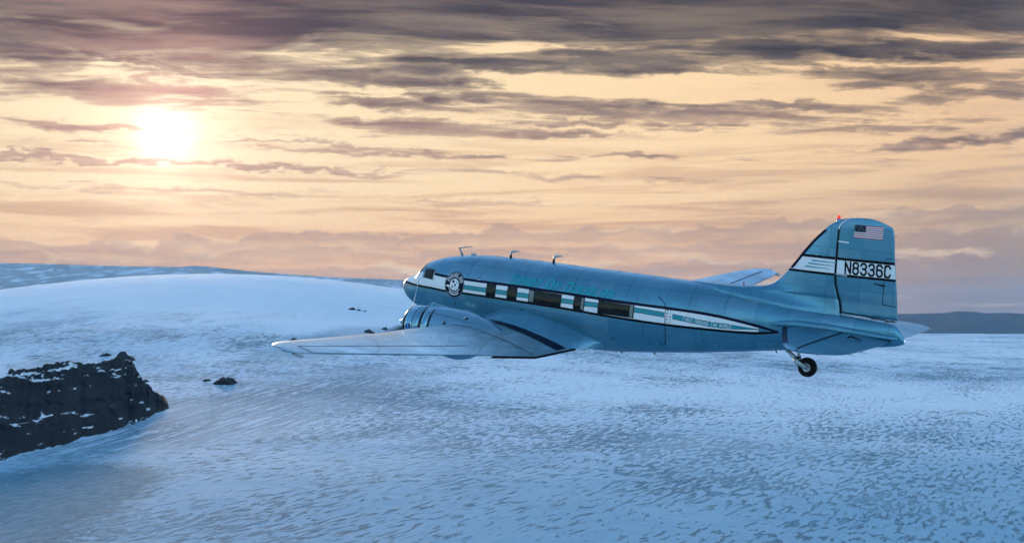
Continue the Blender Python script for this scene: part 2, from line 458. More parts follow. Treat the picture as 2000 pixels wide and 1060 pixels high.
# ---- air
hz = bpy.data.meshes.new('haze')
x0, x1, y0, y1, z0, z1 = -62000, 62000, -62000, 62000, -760, 1420
hz.from_pydata([(x0,y0,z0),(x1,y0,z0),(x1,y1,z0),(x0,y1,z0),(x0,y0,z1),(x1,y0,z1),(x1,y1,z1),(x0,y1,z1)], [],
               [(3,2,1,0),(4,5,6,7),(0,1,5,4),(1,2,6,5),(2,3,7,6),(3,0,4,7)])
haze = bpy.data.objects.new('haze', hz); C.objects.link(haze); haze['kind'] = 'stuff'
hm = bpy.data.materials.new('haze_air'); hm.use_nodes = True; hm.node_tree.nodes.clear()
ht = T(hm.node_tree)
pv = ht.node('ShaderNodeVolumePrincipled'); pv.inputs['Color'].default_value = (.32, .62, 1.0, 1)
pv.inputs['Density'].default_value = 1.25e-5; pv.inputs['Anisotropy'].default_value = 0.0
ho = ht.node('ShaderNodeOutputMaterial'); ht.l.new(pv.outputs[0], ho.inputs['Volume'])
hz.materials.append(hm)

# ================================================================ the airplane
# ---------------------------------------------------------------- airplane shape functions (s aft of nose, y port, z up)
def pchip(xs, ys):
    x = np.array(xs, float); y = np.array(ys, float)
    h = np.diff(x); d = np.diff(y) / h
    m = np.zeros(len(x)); m[0] = d[0]; m[-1] = d[-1]
    for i in range(1, len(x) - 1):
        if d[i-1] * d[i] > 0:
            w1 = 2*h[i] + h[i-1]; w2 = h[i] + 2*h[i-1]
            m[i] = (w1 + w2) / (w1 / d[i-1] + w2 / d[i])
    def f(q):
        q = np.clip(np.asarray(q, float), x[0], x[-1])
        i = np.clip(np.searchsorted(x, q) - 1, 0, len(x) - 2)
        t = (q - x[i]) / h[i]
        return ((2*t**3 - 3*t**2 + 1) * y[i] + (t**3 - 2*t**2 + t) * h[i] * m[i]
                + (-2*t**3 + 3*t**2) * y[i+1] + (t**3 - t**2) * h[i] * m[i+1])
    return f
F_TOP = pchip([0, .05, .2, .5, .95, 1.06, 1.22, 1.42, 1.6, 1.92, 2.65, 3.4, 4.45, 6.2, 8, 12.3, 13.5, 14.5, 15.4, 16.4, 17.6, 18.6, 19.3, 19.5, 19.66],
              [-.02, .09, .2, .34, .5, .6, .8, .96, 1.04, 1.14, 1.29, 1.38, 1.43, 1.45, 1.44, 1.41, 1.37, 1.28, 1.18, 1.05, .95, .9, .84, .68, .44])
F_BOT = pchip([0, .05, .15, .3, .6, 1, 1.5, 2, 3, 4, 6, 8, 8.96, 10.4, 11.6, 13.5, 15.65, 17, 18.47, 19.5, 19.66],
              [-.06, -.2, -.34, -.48, -.67, -.82, -.95, -1.05, -1.2, -1.29, -1.36, -1.38, -1.36, -1.23, -1.08, -.8, -.44, -.2, .05, .24, .32])
F_WID = pchip([0, .05, .2, .5, 1, 1.6, 2.2, 3, 4, 6, 8.5, 10, 11.5, 13, 14.5, 16, 17.3, 18.5, 19.4, 19.66],
              [.02, .19, .38, .6, .82, .98, 1.08, 1.16, 1.2, 1.22, 1.22, 1.19, 1.11, .98, .81, .6, .42, .24, .12, .05])
SN = 2.25
def fus_y(s, z):
    t, b, w = F_TOP(s), F_BOT(s), F_WID(s)
    c = (t + b) / 2; h = (t - b) / 2
    q = np.clip(np.abs((np.asarray(z, float) - c) / h), 0, .9999)
    return w * (1 - q**SN) ** (1/SN)
W_LE = pchip([0, 3.6, 12.6, 13.4, 13.9, 14.2, 14.4, 14.48], [4.5, 4.5, 7.0, 7.28, 7.55, 7.8, 8.1, 8.45])
W_TE = pchip([0, 3.6, 13.0, 13.8, 14.2, 14.4, 14.48], [8.82, 8.82, 8.9, 8.88, 8.8, 8.65, 8.47])
def w_dih(y): return np.where(np.asarray(y) > 3.6, (np.asarray(y) - 3.6) * .134, 0.)
W_TH = pchip([0, 3.6, 6, 9, 13, 14.2, 14.48], [.155, .155, .128, .108, .085, .07, .06])
def naca(x, th, cam=.022):
    x = np.clip(x, 0, 1)
    t = 5*th*(.2969*np.sqrt(x) - .126*x - .3516*x**2 + .2843*x**3 - .1036*x**4)
    c = np.where(x < .4, cam/.16*(.8*x - x**2), cam/.36*(.2 + .8*x - x**2))
    return c + t, c - t
def wing_z(s, y, up=True):
    ya = abs(y); le, te = W_LE(ya), W_TE(ya); ch = te - le
    x = np.clip((s - le) / ch, 0, 1)
    u, l = naca(x, W_TH(ya))
    zle = -.93; zte = -1.17
    tw = np.interp(ya, [3.6, 5.0, 7.5, 11, 14.5], [1, .6, .13, .25, .3])
    base = (zte + (zle - zte) * tw * (1 - x)) + w_dih(ya)
    return base + (u if up else l) * ch

OX, OZ = 9.0, 1.36                      # local origin: below the cabin, level with the belly
PC = np.array([-32.94398862, 37.66802848, 6.6081671])
PR = np.array([[-0.80009627, -0.59844908, 0.04128745], [0.10468426, -0.07152357, 0.99193023], [-0.59066671, 0.79796182, 0.11987394]])
CW = np.array(cam.rotation_euler.to_matrix())
PA = CW @ PR
org = PA @ (np.array([-OX, 0, -OZ]) - PC) + np.array(cam.location)
airplane = bpy.data.objects.new('airplane', None); C.objects.link(airplane)
airplane.empty_display_size = 2.0
mw = Matrix([list(PA[0]) + [org[0]], list(PA[1]) + [org[1]], list(PA[2]) + [org[2]], [0, 0, 0, 1]])
airplane.matrix_world = mw
tag(airplane, 'silver blue twin engined propeller airliner with white and teal stripe in flight', 'airplane')

# ---- paints
def coat(name, col, metallic=0.0, rough=.4, var=.0, wave=0.0, wear=0.0, spec=.5):
    m, t, b = material(name, Metallic=metallic, Roughness=rough)
    b.inputs['Specular IOR Level'].default_value = spec
    co = V(t.t, t.node('ShaderNodeTexCoord').outputs['Object'])
    x, y, z = t.sep(co)
    n1 = t.noise(t.comb(x * .9, y * .9, z * 1.3), 1.0, 5, .6, dims='3D')
    n2 = t.noise(t.comb(x * 6.0, y * 6.0, z * 14.0), 1.0, 3, .6, dims='3D')
    base = t.mix(col, tuple(c * (1 - var) for c in col), n1.ss(.35, .68))
    if wear:
        n3 = t.noise(t.comb(x * 1.9, y * .7, z * 2.0), 1.0, 3, .5, dims='3D')
        base = t.mix(base, tuple(min(1, c * 1.35 + .04) for c in col), n3.ss(.52, .66) * wear)
    if wave:
        wn = t.node('ShaderNodeTexWhiteNoise', noise_dimensions='3D')
        t.l.new(t.comb((x * (1/1.02)).f('FLOOR'), y.ss(-.01, .01), (z * (1/.62)).f('FLOOR')).k, wn.inputs['Vector'])
        pan = V(t.t, wn.outputs['Value'])
        lap = ((x * (1/1.02)).f('FRACT') - .5).f('ABSOLUTE').ss(.484, .494).f('MAXIMUM', ((z * (1/.62)).f('FRACT') - .5).f('ABSOLUTE').ss(.478, .492))
        base = t.mix(base, t.mix(base, (.5, .6, .66), .5), (pan - .3).clamp() * .30)
        base = t.mix(base, tuple(c * .45 for c in col), lap * .45)
    t.l.new(base.k, b.inputs['Base Color'])
    r = (n1 - .5) * .25 + (n2 - .5) * .10 + rough
    if wave: r = r + (pan - .5) * .08
    t.l.new(r.clamp(.05, 1).k, b.inputs['Roughness'])
    if wave:
        w = t.noise(t.comb(x * 1.6, y * 1.6, z * 1.6), 1.0, 3, .5, dims='3D')
        hgt = w * wave
        bump(t, b, hgt, 1.0, 1.0)
    return m
SKIN = coat('silver_blue_skin', (.088, .285, .41), .6, .34, .14, .010)
WSKIN = coat('wing_skin', (.30, .46, .56), .72, .33, .2, .006, wear=.5)
NSKIN = coat('polished_cowling', (.17, .37, .50), .72, .24, .12, .006)
WHITE = coat('white_paint', (.80, .81, .84), 0, .35, .06)
NAVY = coat('navy_paint', (.004, .006, .026), 0, .45, 0, spec=.12)
BLACK = coat('black_paint', (.004, .004, .006), 0, .5, 0, spec=.12)
TEAL = coat('teal_paint', (.0, .27, .32), 0, .35, .05)
TEALT = coat('teal_lettering', (.0, .44, .52), 0, .35, .05)
RED = coat('red_paint', (.45, .02, .03), 0, .4, 0)
RUBBER = coat('black_rubber', (.004, .004, .005), 0, .7, 0, spec=.2)
STEEL = coat('grey_steel', (.42, .47, .5), .6, .4, .1)
BLUEP = coat('bright_blue_paint', (.02, .25, .75), 0, .4, 0)
SEAM = coat('seam_sealant', (.012, .02, .032), 0, .8, 0, spec=.05)
GLASS, gt, gb = material('dark_window_glass', Base_Color=(.007, .009, .009), Roughness=.08, Specular_IOR_Level=.22)
gx, gy, gz = gt.sep(V(gt.t, gt.node('ShaderNodeTexCoord').outputs['Object']))
bump(gt, gb, gt.noise(gt.comb(gx * 2.2, gy * 2.2, gz * 3.5), 1.0, 2, .5, dims='3D'), 1.0, .012)
CURT, _, _ = material('pale_curtain', Base_Color=(.20, .22, .20), Roughness=.8)
REDL, rt, rb = material('red_beacon_lamp', Base_Color=(.6, .02, .01), Roughness=.2)
rb.inputs['Emission Color'].default_value = (1, .03, .02, 1); rb.inputs['Emission Strength'].default_value = .25
WLAMP, wt_, wb_ = material('white_position_lamp', Base_Color=(.9, .85, .8), Roughness=.2)
wb_.inputs['Emission Color'].default_value = (1, .85, .75, 1); wb_.inputs['Emission Strength'].default_value = .6

# ---- mesh helpers: points are given as (s aft of the nose, y to port, z up)
def loc(p): return (OX - p[0], p[1], p[2] + OZ)
def mesh(name, verts, faces, mat, parent, smooth=True, label=None):
    me = bpy.data.meshes.new(name)
    me.from_pydata([loc(v) for v in verts], [], faces)
    bm = bmesh.new(); bm.from_mesh(me); bmesh.ops.recalc_face_normals(bm, faces=bm.faces) if not name.startswith('_') else None
    bm.to_mesh(me); bm.free()
    me.materials.append(mat)
    if smooth: me.polygons.foreach_set('use_smooth', [True]*len(me.polygons))
    o = bpy.data.objects.new(name, me); C.objects.link(o); o.parent = parent
    if label: o['label'] = label
    return o
def quads(r, c, wrap=False, base=0):
    f = []
    for i in range(r-1):
        for j in range(c if wrap else c-1):
            f.append((base+i*c+j, base+i*c+(j+1) % c, base+(i+1)*c+(j+1) % c, base+(i+1)*c+j))
    return f
def patch(name, fn, A, B, mat, parent, label=None):
    """sheet over a surface: fn(a, b) gives a point"""
    return mesh(name, [fn(a, b) for a in A for b in B], quads(len(A), len(B)), mat, parent, True, label)
def tube(name, pts, radii, mat, parent, n=10, flat=1.0, label=None):
    P = [np.array(p, float) for p in pts]; R = radii if hasattr(radii, '__len__') else [radii]*len(P)
    vs = []; ring = []
    for i, p in enumerate(P):
        d = P[min(i+1, len(P)-1)] - P[max(i-1, 0)]; d /= np.linalg.norm(d)
        up = np.array([0, 1, 0.]) if abs(d[1]) < .9 else np.array([0, 0, 1.])
        a = np.cross(d, up); a /= np.linalg.norm(a); b = np.cross(d, a)
        for k in range(n):
            th = 2*math.pi*k/n
            vs.append(p + R[i]*(math.cos(th)*a + math.sin(th)*b*flat))
    f = quads(len(P), n, True)
    f.append(tuple(range(n))); f.append(tuple(range((len(P)-1)*n, len(P)*n)))
    return mesh(name, vs, f, mat, parent, True, label)
def lathe(name, axis, prof, mat, parent, n=48, label=None, closed=False):
    """prof: (s, r) about an axis parallel to s through (y, z)"""
    y0, z0 = axis; vs = []
    for s, r in prof:
        for k in range(n):
            th = 2*math.pi*k/n; vs.append((s, y0 + r*math.cos(th), z0 + r*math.sin(th)))
    f = quads(len(prof), n, True)
    if closed: f += [tuple(range(n)), tuple(range((len(prof)-1)*n, len(prof)*n))]
    return mesh(name, vs, f, mat, parent, True, label)

# ---- fuselage
ss_ = np.unique(np.concatenate([np.linspace(0, 1, 40)**2*.5, np.linspace(.5, 1.7, 40), np.linspace(1.7, 18.5, 120), np.linspace(18.5, 19.66, 24)]))
NT = 72
fv = []
for s in ss_:
    t_, b_, w_ = F_TOP(s), F_BOT(s), F_WID(s); c_ = (t_+b_)/2; h_ = (t_-b_)/2
    for k in range(NT):
        th = 2*math.pi*k/NT; cx, sx = math.cos(th), math.sin(th)
        fv.append((s, w_*math.copysign(abs(cx)**(2/SN), cx), c_ + h_*math.copysign(abs(sx)**(2/SN), sx)))
ff = quads(len(ss_), NT, True); ff += [tuple(range(NT)), tuple(range((len(ss_)-1)*NT, len(ss_)*NT))]
fuselage = mesh('fuselage', fv, ff, SKIN, airplane)

def fus(s, z, side=1, off=.006):
    e = .01
    y = float(fus_y(s, z)); ys = float(fus_y(s+e, z)); yz = float(fus_y(s, z+e))
    n = np.array([-(ys-y)/e, 1, -(yz-y)/e]); n /= np.linalg.norm(n)
    p = np.array([s, y, z]) + n*off
    return (p[0], side*p[1], p[2])
def band(name, S, lo, hi, mat, side, off, parent=fuselage, rows=6, label=None):
    vs = []
    for s in S:
        a, b = lo(s), hi(s)
        for k in range(rows): vs.append(fus(s, a+(b-a)*k/(rows-1), side, off))
    return mesh(name, vs, quads(len(S), rows), mat, parent, True, label)

# stripe: upper and lower dark line with white between, meeting in a point under the tail
UP = pchip([2.2, 2.9, 3.7, 5.9, 8.1, 10.2, 12.1, 13.3, 13.87, 14.9, 15.4, 15.9], [.635, .61, .61, .62, .61, .58, .57, .55, .515, .40, .33, .255])
LO = pchip([.3, .64, 2.1, 2.9, 3.8, 6, 8.2, 10.25, 12.1, 13.9, 14.9, 15.56, 15.9], [.10, .10, .11, .09, .11, .115, .10, .05, .03, .06, .105, .17, .225])
for sd in (1, -1):
    S = list(np.linspace(2.25, 15.9, 150))
    band('white_stripe', [s for s in S if s < 15.35], lambda s: LO(s)+.02, lambda s: UP(s)-.02, WHITE, sd, .005)
    band('dark_stripe_edge', S, lambda s: UP(s)-.045 if s < 15 else UP(s)-.05, lambda s: UP(s)+.045*min(1, (15.95-s)/.8+.2), NAVY, sd, .008, rows=3)
    S2 = list(np.linspace(.35, 15.9, 170))
    band('dark_stripe_edge', S2, lambda s: LO(s)-.04*min(1, (15.95-s)/.8+.2), lambda s: LO(s)+.04, BLACK, sd, .008, rows=3)
    # white nose above the lower line, up to the windscreen sill
    SN_ = list(np.linspace(.06, 2.27, 60))
    band('white_nose_paint', SN_, lambda s: max(LO(s), float(F_BOT(s))+.03) + .02, lambda s: min(float(F_TOP(s))-.004, .62), WHITE, sd, .005, rows=12)
TE_C = pchip([3.8, 8, 11, 12.1, 13.9, 14.7, 15.25], [.335, .355, .38, .345, .23, .235, .25])
def teal(s0, s1, sd=1, taper=False):
    S = np.linspace(s0, s1, max(3, int((s1-s0)*8)))
    hw = lambda s: .075 if not taper else .075*min(1, max(.03, (15.3-s)/1.1))
    band('teal_stripe', S, lambda s: TE_C(s)-hw(s), lambda s: TE_C(s)+hw(s), TEAL, sd, .008, rows=3)
    for k in (-1, 1):
        band('stripe_pinline', S, lambda s: TE_C(s)+k*hw(s)-.008, lambda s: TE_C(s)+k*hw(s)+.008, SEAM, sd, .010, rows=2)
WIN = [(4.85, 5.25, False), (5.79, 6.19, False), (6.73, 8.08, True), (8.62, 9.03, False), (9.60, 10.95, True)]
for sd in (1, -1):
    edges = [3.8] + [v for a, b, _ in WIN for v in (a, b)] + [12.08]
    for a, b in zip(edges[0::2], edges[1::2]): teal(a, b, sd)
    teal(12.36, 15.28, sd, True)
    for a, b, wide in WIN:
        zc = float((UP(a)+LO(a))/2)
        zl, zh = zc-.205, zc+.20
        w = band('cabin_window', np.linspace(a, b, 10 if wide else 5), lambda s: zl+(s-a)*-.008, lambda s: zh+(s-a)*-.008, GLASS, sd, .010, rows=7)
        fr = []
        ff_ = []
        g = .018
        ring = [(a-g, zl-g), (b+g, zl-g), (b+g, zh+g), (a-g, zh+g)]; inn = [(a, zl), (b, zl), (b, zh), (a, zh)]
        N = 12
        for i in range(4):
            p, q = ring[i], ring[(i+1) % 4]; p2, q2 = inn[i], inn[(i+1) % 4]
            base = len(fr)
            for k in range(N+1):
                u = k/N
                fr.append(fus(p[0]+(q[0]-p[0])*u, p[1]+(q[1]-p[1])*u, sd, .012)); fr.append(fus(p2[0]+(q2[0]-p2[0])*u, p2[1]+(q2[1]-p2[1])*u, sd, .012))
            for k in range(N): ff_.append((base+2*k, base+2*k+1, base+2*k+3, base+2*k+2))
        mesh('window_frame', fr, ff_, SEAM, fuselage, False)
        if sd == 1:
            if wide and a < 7: cs = [(a+.01, a+.2)]
            elif wide: cs = [(b-.14, b-.02)]
            elif a > 8: cs = [(b-.12, b-.01)]
            else: cs = []
            for c0, c1 in cs:
                band('window_curtain', np.linspace(c0, c1, 3), lambda s: zl+.01, lambda s: zh-.02, CURT, sd, .0125, rows=6)
# cockpit
def pt_th(s, th, sd, off):
    t_, b_, w_ = F_TOP(s), F_BOT(s), F_WID(s); c_ = (t_+b_)/2; h_ = (t_-b_)/2
    f = lambda s, th: np.array([s, float(F_WID(s))*max(math.cos(th), 0)**(2/SN), float((F_TOP(s)+F_BOT(s))/2 + (F_TOP(s)-F_BOT(s))/2*math.sin(th)**(2/SN))])
    p = f(s, th); a = f(s+.01, th)-p; b = f(s, th+.01)-p
    n = np.cross(a, b); n /= np.linalg.norm(n)
    if n[1]+n[2] < 0: n = -n
    q = p + n*off; return (q[0], sd*q[1], q[2])
for sd in (1, -1):
    patch('windscreen_pane', lambda s, th: pt_th(s, th, sd, .012), np.linspace(1.05, 1.42, 8), np.linspace(rad(34), rad(84), 10), GLASS, fuselage)
    cw = [(1.70, .44, .72), (1.78, .43, .755), (1.9, .43, .77), (2.0, .425, .775), (2.12, .42, .775), (2.2, .415, .77)]
    vs = []
    for s, a, b in cw:
        for k in range(6): vs.append(fus(s, a+(b-a)*k/5, sd, .012))
    mesh('cockpit_side_window', vs, quads(len(cw), 6), GLASS, fuselage)
    for s in (1.655, 2.235):
        patch('cockpit_window_post', lambda a, z: fus(a, z, sd, .014), [s-.02, s+.02], np.linspace(.40, .79, 6), STEEL if s > 2 else SEAM, fuselage)

# ---- lettering drawn with straight strokes
GL = {
 'A': [[(0,0),(0,4.6),(1.2,6),(4,6),(4,0)], [(0,2.6),(4,2.6)]], 'C': [[(4,4.8),(3,6),(1,6),(0,4.8),(0,1.2),(1,0),(3,0),(4,1.2)]],
 'D': [[(0,0),(0,6),(3,6),(4,4.9),(4,1.1),(3,0),(-.01,0)]], 'E': [[(4,6),(0,6),(0,0),(4,0)], [(0,3),(3,3)]], 'F': [[(0,0),(0,6),(4,6)], [(0,3),(3.2,3)]],
 'G': [[(4,4.8),(3,6),(1,6),(0,4.8),(0,1.2),(1,0),(3,0),(4,1),(4,3),(2.3,3)]], 'H': [[(0,0),(0,6)], [(4,0),(4,6)], [(0,3),(4,3)]], 'I': [[(0,0),(0,6)]],
 'L': [[(0,6),(0,0),(3.6,0)]], 'N': [[(0,0),(0,6),(4,0),(4,6)]], 'O': [[(.0,3),(0,4.9),(1,6),(3,6),(4,4.9),(4,1.1),(3,0),(1,0),(0,1.1),(0,3.01)]],
 'P': [[(0,0),(0,6),(3,6),(4,5),(4,3.6),(3,2.7),(0,2.7)]], 'R': [[(0,0),(0,6),(3,6),(4,5),(4,3.8),(3,2.9),(0,2.9)], [(2.2,2.9),(4,0)]],
 'S': [[(4,4.9),(3.2,6),(.9,6),(0,5.1),(0,4.1),(.9,3.2),(3.1,2.8),(4,1.9),(4,1),(3.1,0),(.8,0),(0,1.1)]], 'T': [[(0,6),(4,6)], [(2,6),(2,0)]],
 'U': [[(0,6),(0,1.1),(1,0),(3,0),(4,1.1),(4,6)]], 'W': [[(0,6),(.9,0),(2.2,3.8),(3.5,0),(4.4,6)]],
 '8': [[(1,3.2),(.1,4),(.1,5.2),(1,6),(3,6),(3.9,5.2),(3.9,4),(3,3.2),(1,3.2),(0,2.3),(0,1),(1,0),(3,0),(4,1),(4,2.3),(3,3.2)]],
 '3': [[(0,4.9),(1,6),(3,6),(4,5),(4,4.1),(3,3.15),(1.5,3.15)], [(3,3.15),(4,2.2),(4,1),(3,0),(1,0),(0,1.1)]],
 '6': [[(4,4.9),(3,6),(1,6),(0,5),(0,1),(1,0),(3,0),(4,1),(4,2.4),(3,3.4),(0,3.4)]],
}
GW = {'I': 0.0, 'W': 4.4, 'L': 3.6}
def text_paths(txt, h, space=1.9, small=None):
    """polylines (u, v) with cap height h; lower-case letters come out as small capitals"""
    out = []; x = 0
    for ch in txt:
        if ch == ' ': x += h*.5; continue
        k = h/6*(small or .78) if ch.islower() else h/6
        g = GL[ch.upper()]
        for pl in g: out.append([(x+p[0]*k*.82, p[1]*k) for p in pl])
        x += (GW.get(ch.upper(), 4.0)*.82 + space)*k
    return out, x - space*h/6
def ribbon(path, width, step=.04):
    """mitred flat strip along a polyline: list of (left, right) pairs"""
    P = [np.array(p, float) for p in path]
    Q = [P[0]]
    for a, b in zip(P, P[1:]):
        n = max(1, int(np.linalg.norm(b-a)/step))
        for i in range(1, n+1): Q.append(a+(b-a)*i/n)
    d0 = Q[1]-Q[0]; d0 /= np.linalg.norm(d0); d1 = Q[-1]-Q[-2]; d1 /= np.linalg.norm(d1)
    Q[0] = Q[0]-d0*width*.5; Q[-1] = Q[-1]+d1*width*.5
    out = []
    for i, q in enumerate(Q):
        a = Q[i]-Q[i-1] if i else Q[1]-Q[0]; b = Q[i+1]-Q[i] if i < len(Q)-1 else a
        a = a/np.linalg.norm(a); b = b/np.linalg.norm(b)
        na = np.array([-a[1], a[0]]); nb = np.array([-b[1], b[0]])
        m = na+nb; l = np.linalg.norm(m)
        m = m/l if l > 1e-6 else na
        k = width/2/max(.45, float(m@na))
        out.append((q+m*k, q-m*k))
    return out
def strokes(name, paths, width, fn, mat, parent, step=.04, label=None):
    """fn(u, v, lift) places a point; crossing strokes are lifted a little"""
    vs, fs = [], []
    for i, p in enumerate(paths):
        r = ribbon(p, width, step); b = len(vs)
        for l, q in r: vs.append(fn(l[0], l[1], i % 3*.0012)); vs.append(fn(q[0], q[1], i % 3*.0012))
        fs += [(b+2*k, b+2*k+1, b+2*k+3, b+2*k+2) for k in range(len(r)-1)]
    return mesh(name, vs, fs, mat, parent, False, label)
# name over the windows
paths, wid = text_paths('Spirit Of Douglas', .285, 1.75, .80)
kx = 4.2/wid
def fn_name(u, v, l): return fus(5.82 + u*kx + v*.30, .70 + v - u*kx*.011, 1, .007+l)
strokes('name_lettering', paths, .054, lambda u, v, l: fn_name(u, v, l-.003), SEAM, fuselage, label='dark outline of the teal slanted lettering')
strokes('name_lettering', paths, .036, lambda u, v, l: fn_name(u, v, l+.003), TEALT, fuselage, label='teal slanted lettering above the windows')
paths, wid = text_paths('First Around The World', .135, 2.0, .78)
kx2 = 1.62/wid
strokes('motto_lettering', paths, .0145, lambda u, v, l: fus(12.73 + u*kx2 + v*.2, float(TE_C(12.73+u*kx2))-.055 + v, 1, .0125+l), WHITE, fuselage, label='white small lettering on the teal stripe')['kind'] = 'stuff'
# door badges: two columns of small round marks ahead of the motto
for ci, (s0, cols) in enumerate(((12.175, (BLACK, NAVY, RED, RED, STEEL)), (12.285, (STEEL, STEEL, RED, STEEL, coat('ochre_paint', (.5, .3, .05)))))):
    for k, mt_ in enumerate(cols):
        zc = .50 - k*.095
        vs = [fus(s0, zc, 1, .009)] + [fus(s0+.026*math.cos(a), zc+.026*math.sin(a), 1, .009) for a in np.linspace(0, 2*math.pi, 10, endpoint=False)]
        mesh('door_badge', vs, [(0, 1+i, 1+(i+1) % 10) for i in range(10)], mt_, fuselage, False)

# round emblem behind the cockpit
EC = (3.345, .365)
def em(u, v, l=0.0): return fus(EC[0]+u, EC[1]+v, 1, .012+l)
def disc(name, r0, r1, mat, lift, cu=0, cv=0, parent=fuselage, n=40, rings=6, fn=em):
    vs = []; rs = np.linspace(r0, r1, rings)
    for r in rs:
        for k in range(n):
            a = 2*math.pi*k/n; vs.append(fn(cu+r*math.cos(a), cv+r*math.sin(a), lift))
    f = quads(rings, n, True)
    return mesh(name, vs, f, mat, parent, False)
emblem = disc('emblem', .001, .47, NAVY, 0)
emblem['label'] = 'round navy emblem with white globe and lettering'
for k in (.444,): disc('emblem_ring', k-.006, k+.006, STEEL, .003, rings=2, parent=fuselage)
disc('emblem_globe', .001, .215, WHITE, .003, parent=fuselage)
conts = [[(-.10,.15),(-.03,.17),(.01,.12),(-.03,.10),(-.04,.05),(-.09,.07),(-.13,.10)], [(.0,.03),(.05,.05),(.09,.01),(.06,-.03),(.05,-.10),(.01,-.06)],
         [(-.12,-.02),(-.08,-.03),(-.06,-.08),(-.09,-.14),(-.12,-.09)], [(.05,.13),(.12,.11),(.15,.06),(.11,.07)], [(-.03,-.17),(.06,-.17),(.03,-.14)]]
for cpoly in conts:
    mesh('emblem_land', [em(u*.98, v*.98, .006) for u, v in cpoly], [tuple(range(len(cpoly)))], NAVY, fuselage, False)
for i, ch in enumerate('DOUGLAS'):
    a0 = rad(152 - i*21)
    R0 = .285; k = .115/6
    def arc(u, v, l, a0=a0):
        a = a0 - (u - 2*k)/ .34; r = R0 + v
        return em(r*math.cos(a), r*math.sin(a), .005+l)
    strokes('emblem_letter', [[(p[0]*k, p[1]*k) for p in pl] for pl in GL[ch]], .021, arc, WHITE, fuselage)
def arcband(name, r0, r1, a0, a1, mat, lift):
    A = np.linspace(rad(a0), rad(a1), 24)
    vs = [em(r*math.cos(a), r*math.sin(a), lift) for a in A for r in (r0, r1)]
    return mesh(name, vs, quads(len(A), 2), mat, fuselage, False)
arcband('emblem_banner', .265, .295, 205, 335, WHITE, .004)
arcband('emblem_banner', .335, .375, 228, 312, WHITE, .004)
mesh('emblem_airplane_mark', [em(*p, .007) for p in [(-.42,-.06),(-.3,-.02),(-.2,-.05),(-.12,-.0),(-.2,-.1),(-.34,-.1)]], [(0,1,2,3,4,5)], WHITE, fuselage, False)

# door edges, handles and small fittings on the skin
def skin_line(pts, w=.012, mat=SEAM, name='panel_seam'):
    return strokes(name, [pts], w, lambda u, v, l: fus(u, v, 1, .009), mat, fuselage, .06)
skin_line([(11.77, .87), (11.92, .80), (12.03, .70), (12.10, .55), (12.11, 0), (12.12, -.3), (12.08, -.55), (12.0, -.66), (11.9, -.69)], .022, SEAM, 'door_edge')
skin_line([(11.3, .0), (11.29, -.35), (11.31, -.5)], .010, SEAM, 'door_edge')
skin_line([(11.45, -.50), (11.49, -.6), (11.52, -.69)], .016, BLACK, 'door_handle')
skin_line([(11.86, -.50), (11.9, -.60), (11.86, -.69)], .014, BLACK, 'door_handle')
skin_line([(13.40, -.02), (13.39, -.3), (13.42, -.6)], .010)
skin_line([(13.75, -.44), (13.83, -.45)], .03, STEEL, 'access_latch')
skin_line([(9.85, -.55), (10.2, -.75), (10.55, -1.0)], .010)
skin_line([(4.55, 1.05), (4.45, .75), (4.42, .66)], .008)
skin_line([(4.36, .66), (4.48, .66)], .022, STEEL, 'access_latch')
skin_line([(2.78, -.12), (2.80, -.4), (2.84, -.6)], .010)
skin_line([(3.40, -.27), (3.42, -.34)], .03, BLACK, 'static_port')
skin_line([(2.62, -.22), (2.66, -.24)], .02, STEEL, 'static_port')
for s in (3.9, 6.35, 8.5, 10.6, 12.9, 14.1):
    patch('panel_seam', lambda a, z: fus(a, z, 1, .0045), [s-.005, s+.005], np.linspace(.72, float(F_TOP(s))-.05, 14), SEAM, fuselage)

# roof: whip masts, vents
def mast(s, h, kind):
    z = float(F_TOP(s))
    if kind == 't':
        o = tube('antenna', [(s+.02, 0, z-.03), (s-.10, 0, z+h*.7), (s-.15, 0, z+h)], [.05, .032, .03], SKIN, airplane, 8, .5)
        tube('antenna_rod', [(s-.22, 0, z+h-.01), (s+.1, 0, z+h+.06), (s+.42, 0, z+h+.12)], [.02, .022, .012], SKIN, o, 6)
    else:
        o = tube('antenna', [(s, 0, z-.03), (s, 0, z+.1)], [.06, .05], BLACK, airplane, 8, .5)
        tube('antenna_blade', [(s, 0, z+.1), (s+.01, 0, z+h*.8), (s+.07, 0, z+h*.98), (s+.18, 0, z+h*1.08), (s+.4, 0, z+h*1.1)], [.05, .05, .048, .038, .012], STEEL, o, 8, .4)
mast(2.74, .26, 't'); mast(4.98, .24, 'c'); mast(6.88, .24, 'c')
for s, l, h in ((3.27, .09, .1), (4.3, .05, .05), (5.62, .08, .05), (6.3, .08, .05), (7.75, .08, .05), (8.1, .06, .04), (9.66, .08, .05), (11.1, .08, .05)):
    z = float(F_TOP(s))
    vs = [(s+a*l, b*.05, z-.03+c*h) for a in (-1, 1) for b in (-1, 1) for c in (0, 1)]
    mesh('roof_vent', vs, [(0,1,3,2),(4,6,7,5),(0,4,5,1),(2,3,7,6),(1,5,7,3),(0,2,6,4)], STEEL, airplane, False)
tube('antenna', [(14.31, 0, 1.38), (14.31, 0, 1.60)], [.025, .02], RED, airplane, 8)
for s in (9.9, 11.2, 15.6):
    tube('belly_drain', [(s, .1, float(F_BOT(s))+.02), (s+.06, .1, float(F_BOT(s))-.06)], [.03, .02], BLACK, airplane, 6)

